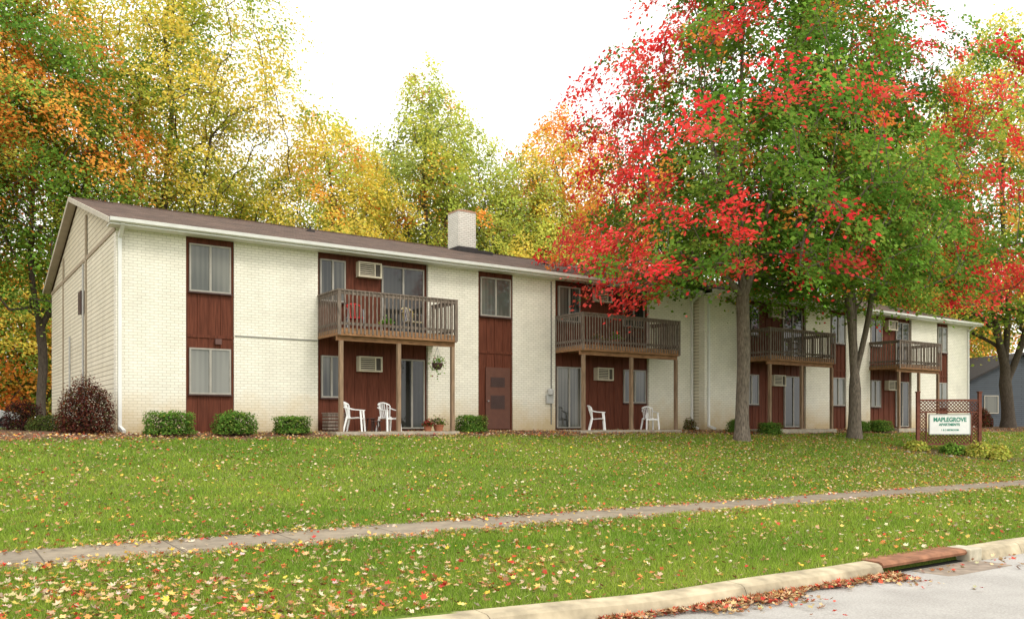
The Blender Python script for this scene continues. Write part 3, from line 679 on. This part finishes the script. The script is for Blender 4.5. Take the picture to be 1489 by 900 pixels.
k=55; P=np.repeat(np.stack([cx,cy,cz],1),k,axis=0)+rng.normal(size=(n*k,3))*np.array((1.2,1.2,.7)); P[:,2]=np.maximum(P[:,2],.1)
col=np.repeat(pc[ci],k,axis=0)*(1+.12*rng.normal(size=(n*k,1))).clip(.4,1.7)
N0=np.repeat(np.array((0,-.4,1.))+rng.normal(size=(n,3))*.4,k,axis=0)
o=npmesh('woodland',leafquads(P,.45,rng,N0=N0),4,M['leaf'],col); o['kind']='stuff'; o['label']='distant autumn woodland behind the apartment building'; o['category']='woodland'

# ------------------------------------------------------------ sign
sx_,sy_=27.25,-7.4
S=root('apartment_sign','brown lattice framed sign with white board reading MAPLEGROVE APARTMENTS','sign',(sx_,sy_,float(gz(sx_,sy_))),-math.atan2(.566,.8244))
for x in (-1.15,1.15):
    mb=MB(); mb.box(x-.055,x+.055,-.055,.055,-.2,2.25); mb.prism([(x-.075,-.075,2.251),(x+.075,-.075,2.251),(x+.075,.075,2.251),(x-.075,.075,2.251)],(0,0,.04)); mb.obj('post',M['signbrown'],S)
mb=MB(); mb.box(-1.094,1.094,-.03,.03,1.93,2.0); mb.box(-1.094,1.094,-.03,.03,1.50,1.55); mb.box(-1.094,1.094,-.03,.03,.30,.37); mb.box(-.86,-.82,-.03,.03,.371,1.499); mb.box(.82,.86,-.03,.03,.371,1.499); mb.obj('rail',M['signbrown'],S)
mb=MB()
def lattice(x0,x1,z0,z1,sp=.13):
    for sgn,yy in ((1,-.012),(-1,.012)):
        c0=-(z1-z0)
        for i in range(int((x1-x0+z1-z0)/sp)+1):
            c=c0+i*sp
            ta=max(0,-c); tb=min(z1-z0,(x1-x0)-c)
            if tb-ta<.04: continue
            if sgn==1: a=(x0+c+ta,yy,z0+ta);b=(x0+c+tb,yy,z0+tb)
            else: a=(x0+c+ta,yy,z1-ta);b=(x0+c+tb,yy,z1-tb)
            mb.beam(a,b,.05,flat=.35)
lattice(-1.09,1.09,1.55,1.93); lattice(-1.09,-.86,.37,1.5); lattice(.86,1.09,.37,1.5); lattice(-.82,.82,.37,.70)
mb.obj('lattice',M['signbrown'],S)
mb=MB(); mb.box(-.74,.74,-.09,-.04,.72,1.42); bd=mb.obj('board',M['signwhite'],S)
mb=MB(); mb.box(-.76,.76,-.1,-.035,.685,.719); mb.box(-.76,.76,-.1,-.035,1.421,1.455); mb.box(-.775,-.741,-.1,-.035,.719,1.421); mb.box(.741,.775,-.1,-.035,.719,1.421); mb.obj('frame',mat('sign_edge',(.35,.36,.33),.6,.1),bd)
def text(s,size,x,z,ext=1.0,bold=0.008):
    cu=bpy.data.curves.new('t','FONT'); cu.body=s; cu.size=size; cu.align_x='CENTER'; cu.align_y='CENTER'; cu.extrude=.003; cu.offset=bold
    ob=bpy.data.objects.new('t',cu); COL.objects.link(ob); bpy.context.view_layer.update()
    me=bpy.data.meshes.new_from_object(ob.evaluated_get(bpy.context.evaluated_depsgraph_get())); bpy.data.objects.remove(ob)
    me.materials.clear(); me.materials.append(M['green'])
    o=bpy.data.objects.new('lettering',me); COL.objects.link(o); o.parent=bd; o.rotation_euler=(math.radians(90),0,0); o.location=(x,-.095,z); o.scale=(ext,1,1)
    o['label']='green lettering reading '+s
text('MAPLEGROVE',.22,0,1.24,.90,.006); text('APARTMENTS',.13,-.02,1.06,.96,.004); text('1 & 2 BEDROOM',.09,0,.86,1.0,.002)
RV=np.array((.8244,-.566)); FV=np.array((.566,.8244))
def sg(a,b): p=np.array((sx_,sy_))+RV*a+FV*b; return float(p[0]),float(p[1])
YH=[(.6,.58,.10),(.7,.65,.15),(.4,.5,.08)]
for a,b,w_,h,cl in ((.75,-.7,1.2,.5,YH),(-.2,-.6,.9,.4,GR),(1.7,-.3,.9,.45,YH),(-1.35,-.3,.9,.35,YH),(1.2,-1.2,.7,.3,YH)):
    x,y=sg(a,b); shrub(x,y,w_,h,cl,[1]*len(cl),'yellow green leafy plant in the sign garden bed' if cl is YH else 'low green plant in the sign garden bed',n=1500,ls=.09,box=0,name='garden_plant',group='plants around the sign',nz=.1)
for i in range(7):
    a=-2.1+i*.7; x,y=sg(a,-1.25+.3*math.sin(i*2)); mbk=MB(); prf=[(.02,-.03),(.16,.0),(.18,.05),(.12,.10),(.03,.115)]; mbk.lathe(prf,n=9)
    mbk.v=[(vx*(1+.2*math.sin(i+vz*20)),vy*(.8+.1*math.cos(3*i)),vz) for vx,vy,vz in mbk.v]
    o=mbk.obj('rock',M['rock'],loc=(x,y,float(gz(x,y))),smooth=True); o.rotation_euler=(0,0,i*1.3); s_=random.uniform(.5,1.0); o.scale=(s_,s_,s_)
    tag(o,'rounded grey brown rock edging the sign garden bed','rock','rocks around the sign bed')
mb=MB(); cxs,cys=sg(.2,-.4)
ring=[(cxs+math.cos(t)*RV[0]*2.7*(1+.08*math.sin(3*t))+math.sin(t)*FV[0]*1.2,cys+math.cos(t)*RV[1]*2.7*(1+.08*math.sin(3*t))+math.sin(t)*FV[1]*1.2) for t in np.linspace(0,6.283,25)[:-1]]
rows2=[]
for f in (0.02,.35,.7,1.0):
    rows2.append([(cxs+(px-cxs)*f,cys+(py-cys)*f,float(gz(cxs+(px-cxs)*f,cys+(py-cys)*f))+.03*(1.2-f)+.006) for px,py in ring+[ring[0]]])
mb.grid(rows2); o=mb.obj('garden_bed_soil',mat('mulch',(.10,.06,.04),.95,.4,scale=15,bump=.5)); o['kind']='structure'

# ------------------------------------------------------------ basket, pots
r=root('hanging_basket','hanging basket of trailing green plants below a balcony','plant pot',(8.9,-1.35,2.1))
mb=MB(); mb.lathe([(.08,-.2),(.15,-.12),(.18,0)],n=14); mb.obj('basket',M['darkframe'],r)
mb=MB(); [mb.beam((.17*math.cos(a),.17*math.sin(a),0),(0,0,.50),.008) for a in (0,2.1,4.2)]; mb.obj('wire',M['metal'],r)
n=220; P=rng.normal(size=(n,3))*np.array((.13,.13,.11)); P[:,2]-=np.abs(rng.normal(size=n))*.2*(rng.uniform(size=n)<.4)-.04
npmesh('foliage',leafquads(P,.07,rng),4,M['leaf'],palette(n,GR+[(.4,.1,.1)],[3,3,3,3,1]),r)
def pot(x,y,r0,h,cols,label,z=None):
    z=float(gz(x,y)) if z is None else z
    r=root('flower_pot',label,'plant pot',(x,y,z)); mb=MB(); mb.lathe([(r0*.7,0),(r0,h*.9),(r0*1.1,h*.9),(r0*1.1,h),(r0*.9,h)],n=16); mb.obj('pot',M['terra'],r)
    n=300; P=np.abs(rng.normal(size=(n,3)))*np.array((1,1,.9))*r0*.6; P[:,:2]*=rng.choice([-1,1],(n,2)); P[:,2]+=h
    npmesh('plant',leafquads(P,.08,rng),4,M['leaf'],palette(n,cols,[1]*len(cols)),r)
pot(9.0,-1.25,.17,.2,[(.1,.16,.04),(.5,.3,.25),(.2,.25,.05)],'terracotta pot with flowering plant at the patio edge',.0)
pot(8.6,-1.3,.13,.16,[(.3,.05,.04),(.1,.14,.04)],'small terracotta pot with red leaved plant on the patio',.0)
pot(7.2,-1.3,.14,.2,GR,'small potted plant on a wooden balcony',2.985)
pot(15.4,-1.25,.15,.2,[(.1,.16,.03),(.4,.2,.1)],'small potted plant on a wooden balcony',2.985)
pot(16.3,-1.2,.17,.25,GR,'leafy potted plant on a wooden balcony',2.985)

# ------------------------------------------------------------ neighbouring house
Hs=root('neighbour_house','grey blue sided house with dark gable roof beyond the lawn','house',(62,6,0),-math.radians(28))
mb=MB(); mb.box(-5,5,0,9,-.3,2.9); mb.prism([(-5,0,2.901),(5,0,2.901),(0,0,5.2)],(0,9,0)); mb.obj('wall',M['greysiding'],Hs)
for s in (-1,1):
    mb=MB(); mb.prism([(s*5.5,-.4,2.7),(0,-.4,5.28),(0,-.4,5.42),(s*5.5,-.4,2.84)],(0,9.8,0)); mb.obj('roof',M['darkroof'],Hs)
for xw in (-2.9,0.8):
    mb=MB(); mb.box(xw,xw+1.0,-.03,-.001,1.0,2.2); wn=mb.obj('window',M['greyglass'],Hs)
    mb=MB(); mb.box(xw-.06,xw+1.06,-.05,-.002,2.201,2.26); mb.box(xw-.06,xw+1.06,-.05,-.002,.94,.999); mb.box(xw-.06,xw-.001,-.05,-.002,1,2.2); mb.box(xw+1.001,xw+1.06,-.05,-.002,1,2.2); mb.obj('frame',M['rake'],wn)
shrub(47.0,1.3,1.3,1.1,[(.25,.07,.045),(.16,.14,.05)],[3,2],'reddish rounded hedge near the neighbouring house',n=4000,ls=.08,box=.2,group=None)
# ------------------------------------------------------------ car
C=root('parked_car','white hatchback parked beyond the apartment building','car',(-1.6,36.8,.03),math.radians(8))
pf=[(-2.1,.35),(-2.15,.8),(-1.95,.95),(-1.7,1.0),(-1.2,1.42),(.5,1.46),(1.15,1.0),(1.95,.88),(2.15,.7),(2.15,.35)]
mb=MB(); mb.prism([(x,-.85,z) for x,z in pf],(0,1.7,0)); mb.obj('body',M['carpaint'],C,bevel=.06)
for y in (-.87,.855):
    mb=MB(); mb.prism([(-1.5,y,1.0),(-1.1,y,1.36),(.42,y,1.39),(.95,y,1.0)],(0,.015,0)); mb.obj('window',M['dark'],C)
for x in (-1.35,1.35):
    for y in (-.8,.8):
        mb=MB(); mb.beam((x,y-.1,.32),(x,y+.1,.32),.64,n=20); wh=mb.obj('wheel',M['tyre'],C); mb=MB(); s=-1 if y<0 else 1; mb.beam((x,y+s*.101,.32),(x,y+s*.115,.32),.36,n=14); mb.obj('rim',M['metal'],wh)
for y in (-.6,.6):
    mb=MB(); mb.box(-2.17,-2.1,y-.16,y+.16,.68,.85); mb.obj('tail_light',M['red'],C); mb=MB(); mb.box(2.1,2.17,y-.16,y+.16,.6,.75); mb.obj('headlight',M['white'],C)

# ------------------------------------------------------------ grass blades
def visible(x,y,marg=.12):
    rx=x-CX; ry=y-CY; u=rx*.8244-ry*.566; t=rx*.566+ry*.8244
    return (t>4)&(np.abs(u)<t*(.62+marg)+1.0),t
def scatter(n,x0,x1,y0,y1,pw,ref):
    x=rng.uniform(x0,x1,n); y=rng.uniform(y0,y1,n); v,t=visible(x,y)
    keep=v&(rng.uniform(size=n)<np.minimum(1,(ref/np.maximum(t,1))**pw)); return x[keep],y[keep],t[keep]
def blades(x,y,t,hh,ww):
    n=len(x); z=gz(x,y); sc=np.maximum(1,(t/9)**.9)
    h=hh*rng.uniform(.5,1.3,n)*np.minimum(sc,1.2); a=rng.uniform(0,6.283,n); wd=ww*rng.uniform(.7,1.3,n)*sc; ln=rng.normal(size=(n,2))*h[:,None]*.5
    V=np.empty((n,3,3)); V[:,0]=np.stack([x-np.cos(a)*wd/2,y-np.sin(a)*wd/2,z-.01],1); V[:,1]=np.stack([x+np.cos(a)*wd/2,y+np.sin(a)*wd/2,z-.01],1); V[:,2]=np.stack([x+ln[:,0],y+ln[:,1],z+h],1)
    pat=np.clip(.5+.38*np.sin(x*1.3+np.sin(y*1.7)*1.5)*np.sin(y*1.9+np.sin(x*.8))+.35*np.sin(x*.35+1)*np.sin(y*.6+x*.13),0,1)
    c=np.array((.155,.275,.032))*(1-pat[:,None])+np.array((.295,.385,.055))*pat[:,None]
    c=c*(1+.27*rng.normal(size=(n,1))).clip(.4,1.7); k=rng.uniform(size=n)<.07; c[k]=(.42,.37,.16)
    return V,c
x,y,t=scatter(480000,-12,24,-18.2,SW0-.02,1.7,7.5); m=(y>ky(x)+.0); x,y,t=x[m],y[m],t[m]; V1,c1=blades(x,y,t,.06,.010)
x,y,t=scatter(1300000,-14,52,SW1-.02,-1.7,1.9,11); m=(y<-1.75-.35*np.sin(x*1.7)**2)&~((x>21)&(y>-2.5)); x,y,t=x[m],y[m],t[m]; V2,c2=blades(x,y,t,.05,.011)
x,y,t=scatter(30000,-10,30,SW0-.02,SW0+.14,1,12); m=rng.uniform(size=len(x))<(np.sin(x*2.1)**2)*(.5+.5*np.sin(x*7)**2); V3,c3=blades(x[m],y[m],t[m],.06,.01)
x,y,t=scatter(40000,-12,40,SW1-.15,SW1+.02,1,12); m=rng.uniform(size=len(x))<.2+.8*(np.sin(x*1.7)**2)*(np.sin(x*5.3)**2); V4,c4=blades(x[m],y[m],t[m],.06,.01)
V=np.concatenate([V1,V2,V3,V4]); c=np.concatenate([c1,c2,c3,c4])
o=npmesh('grass',V,3,M['blade'],c); o['kind']='stuff'; o['label']='mown green lawn grass blades'; o['category']='grass'

# ------------------------------------------------------------ fallen leaves
LC=[(.64,.45,.13),(.55,.37,.18),(.62,.51,.35),(.62,.23,.08),(.50,.06,.045),(.28,.14,.07),(.70,.44,.08),(.43,.31,.19)]
LW=[2.5,5,4.5,3,2.5,3.5,2,4.5]
tpl=[]
for a,r_ in ((0,1),(22,.5),(48,.82),(75,.42),(105,.62),(150,.35),(180,.12),(210,.35),(255,.62),(285,.42),(312,.82),(338,.5)): tpl.append((math.cos(math.radians(a))*r_,math.sin(math.radians(a))*r_))
tpl=np.array(tpl)
def litter(x,y,z,s,flat=.4):
    n=len(x); a=rng.uniform(0,6.283,n); N=rng.normal(size=(n,3))*flat; N[:,2]=1; N/=np.linalg.norm(N,axis=1)[:,None]
    T=np.stack([np.cos(a),np.sin(a),0*a],1); A=T-N*np.sum(T*N,1)[:,None]; A/=np.linalg.norm(A,axis=1)[:,None]; Bv=np.cross(N,A)
    s=s*rng.uniform(.45,1.3,n); c=np.stack([x,y,z],1); k=len(tpl); curl=rng.uniform(-.1,.7,n)
    r2=(tpl**2).sum(1)
    ring=c[:,None]+(A[:,None]*tpl[None,:,:1]+Bv[:,None]*tpl[None,:,1:])*s[:,None,None]*.5+N[:,None]*(r2[None,:,None]*(curl*s*.5)[:,None,None])
    V=np.concatenate([c[:,None],ring],1); 
    q=np.arange(k); f=np.stack([q*0,1+q,1+(q+1)%k],1); F=(f[None]+(np.arange(n)*(k+1))[:,None,None]).reshape(-1,3)
    return V.reshape(-1,3),F,palette(n,LC,LW,.2)
def cl(x,y): return np.clip(.5+.4*np.sin(x*1.1+1.3*np.sin(y*.9))*np.sin(y*1.5+x*.4)+.3*np.sin(x*3.1+y)*np.sin(y*3.7-x*.8),0,1)
parts=[]
N1=60000
x=rng.uniform(-12,24,N1); y=rng.uniform(-18.1,SW0,N1); v,t=visible(x,y)
dens=np.clip(.15+.9*np.clip((3.5-x)/7,0,1)*np.clip((-13.2-y)/3.0,.4,1),0,1)*(.25+.75*cl(x,y))
k=v&(y>ky(x))&(rng.uniform(size=len(x))<dens); x,y=x[k],y[k]; parts.append((x,y,gz(x,y)+rng.uniform(.015,.06,len(x)),.095))
N2=30000
x=rng.uniform(-13,40,N2); y=rng.choice([SW0+.08,SW1-.05],N2)+rng.normal(size=N2)*.2; v,t=visible(x,y); k=v&(rng.uniform(size=N2)<np.clip(.8-x*.02,.22,.9)*(.12+.88*cl(x*1.7,y))); x,y=x[k],y[k]; parts.append((x,y,gz(x,y)+.03,.09))
N3=85000
x=rng.uniform(-14,52,N3); y=rng.uniform(SW1,-1.2,N3); v,t=visible(x,y); k=v&(rng.uniform(size=N3)<(.12+.36*cl(x*.6,y*.6))*(1+.9*((x-19)**2+(y+6)**2<60))*(1+.6*(x<0))); x,y=x[k],y[k]; parts.append((x,y,gz(x,y)+rng.uniform(.015,.05,len(x)),.092))
x=rng.uniform(-3,42,8000); y=rng.uniform(-2.3,-.1,8000); parts.append((x,y,gz(x,y)+.03,.085))
x=np.concatenate([rng.uniform(1,5.6,5200),rng.uniform(-2,16,500)]); pm=.2+.8*np.clip(.5+.5*np.sin(x*2.6)+.3*np.sin(x*6.1),0,1); y=ky(x)-.33-np.abs(rng.normal(size=len(x)))*np.concatenate([.16*np.clip(rng.uniform(0,1.6,5200),.3,1.6),np.full(500,.5)])*pm
k=rng.uniform(size=len(x))<pm; x,y=x[k],y[k]
parts.append((x,y,-1.55+xs_(x,-15)+rng.uniform(.015,.06,len(x)),.085))
Vs=[];Fs=[];Cs=[];b=0
for p in parts:
    V,F,c=litter(*p); 
    if p is parts[-1]: c=palette(len(c),[(.38,.18,.08),(.5,.08,.05),(.55,.38,.2),(.22,.12,.06),(.6,.45,.25)],[3,3,3,2,2])
    Vs.append(V);Fs.append(F+b);Cs.append(c);b+=len(V)
o=npmesh('fallen_leaves',np.concatenate(Vs),3,M['litter'],np.concatenate(Cs),None,False,np.concatenate(Fs)); o['kind']='stuff'; o['label']='scattered yellow red and tan maple leaves on grass and pavement'; o['category']='leaves'
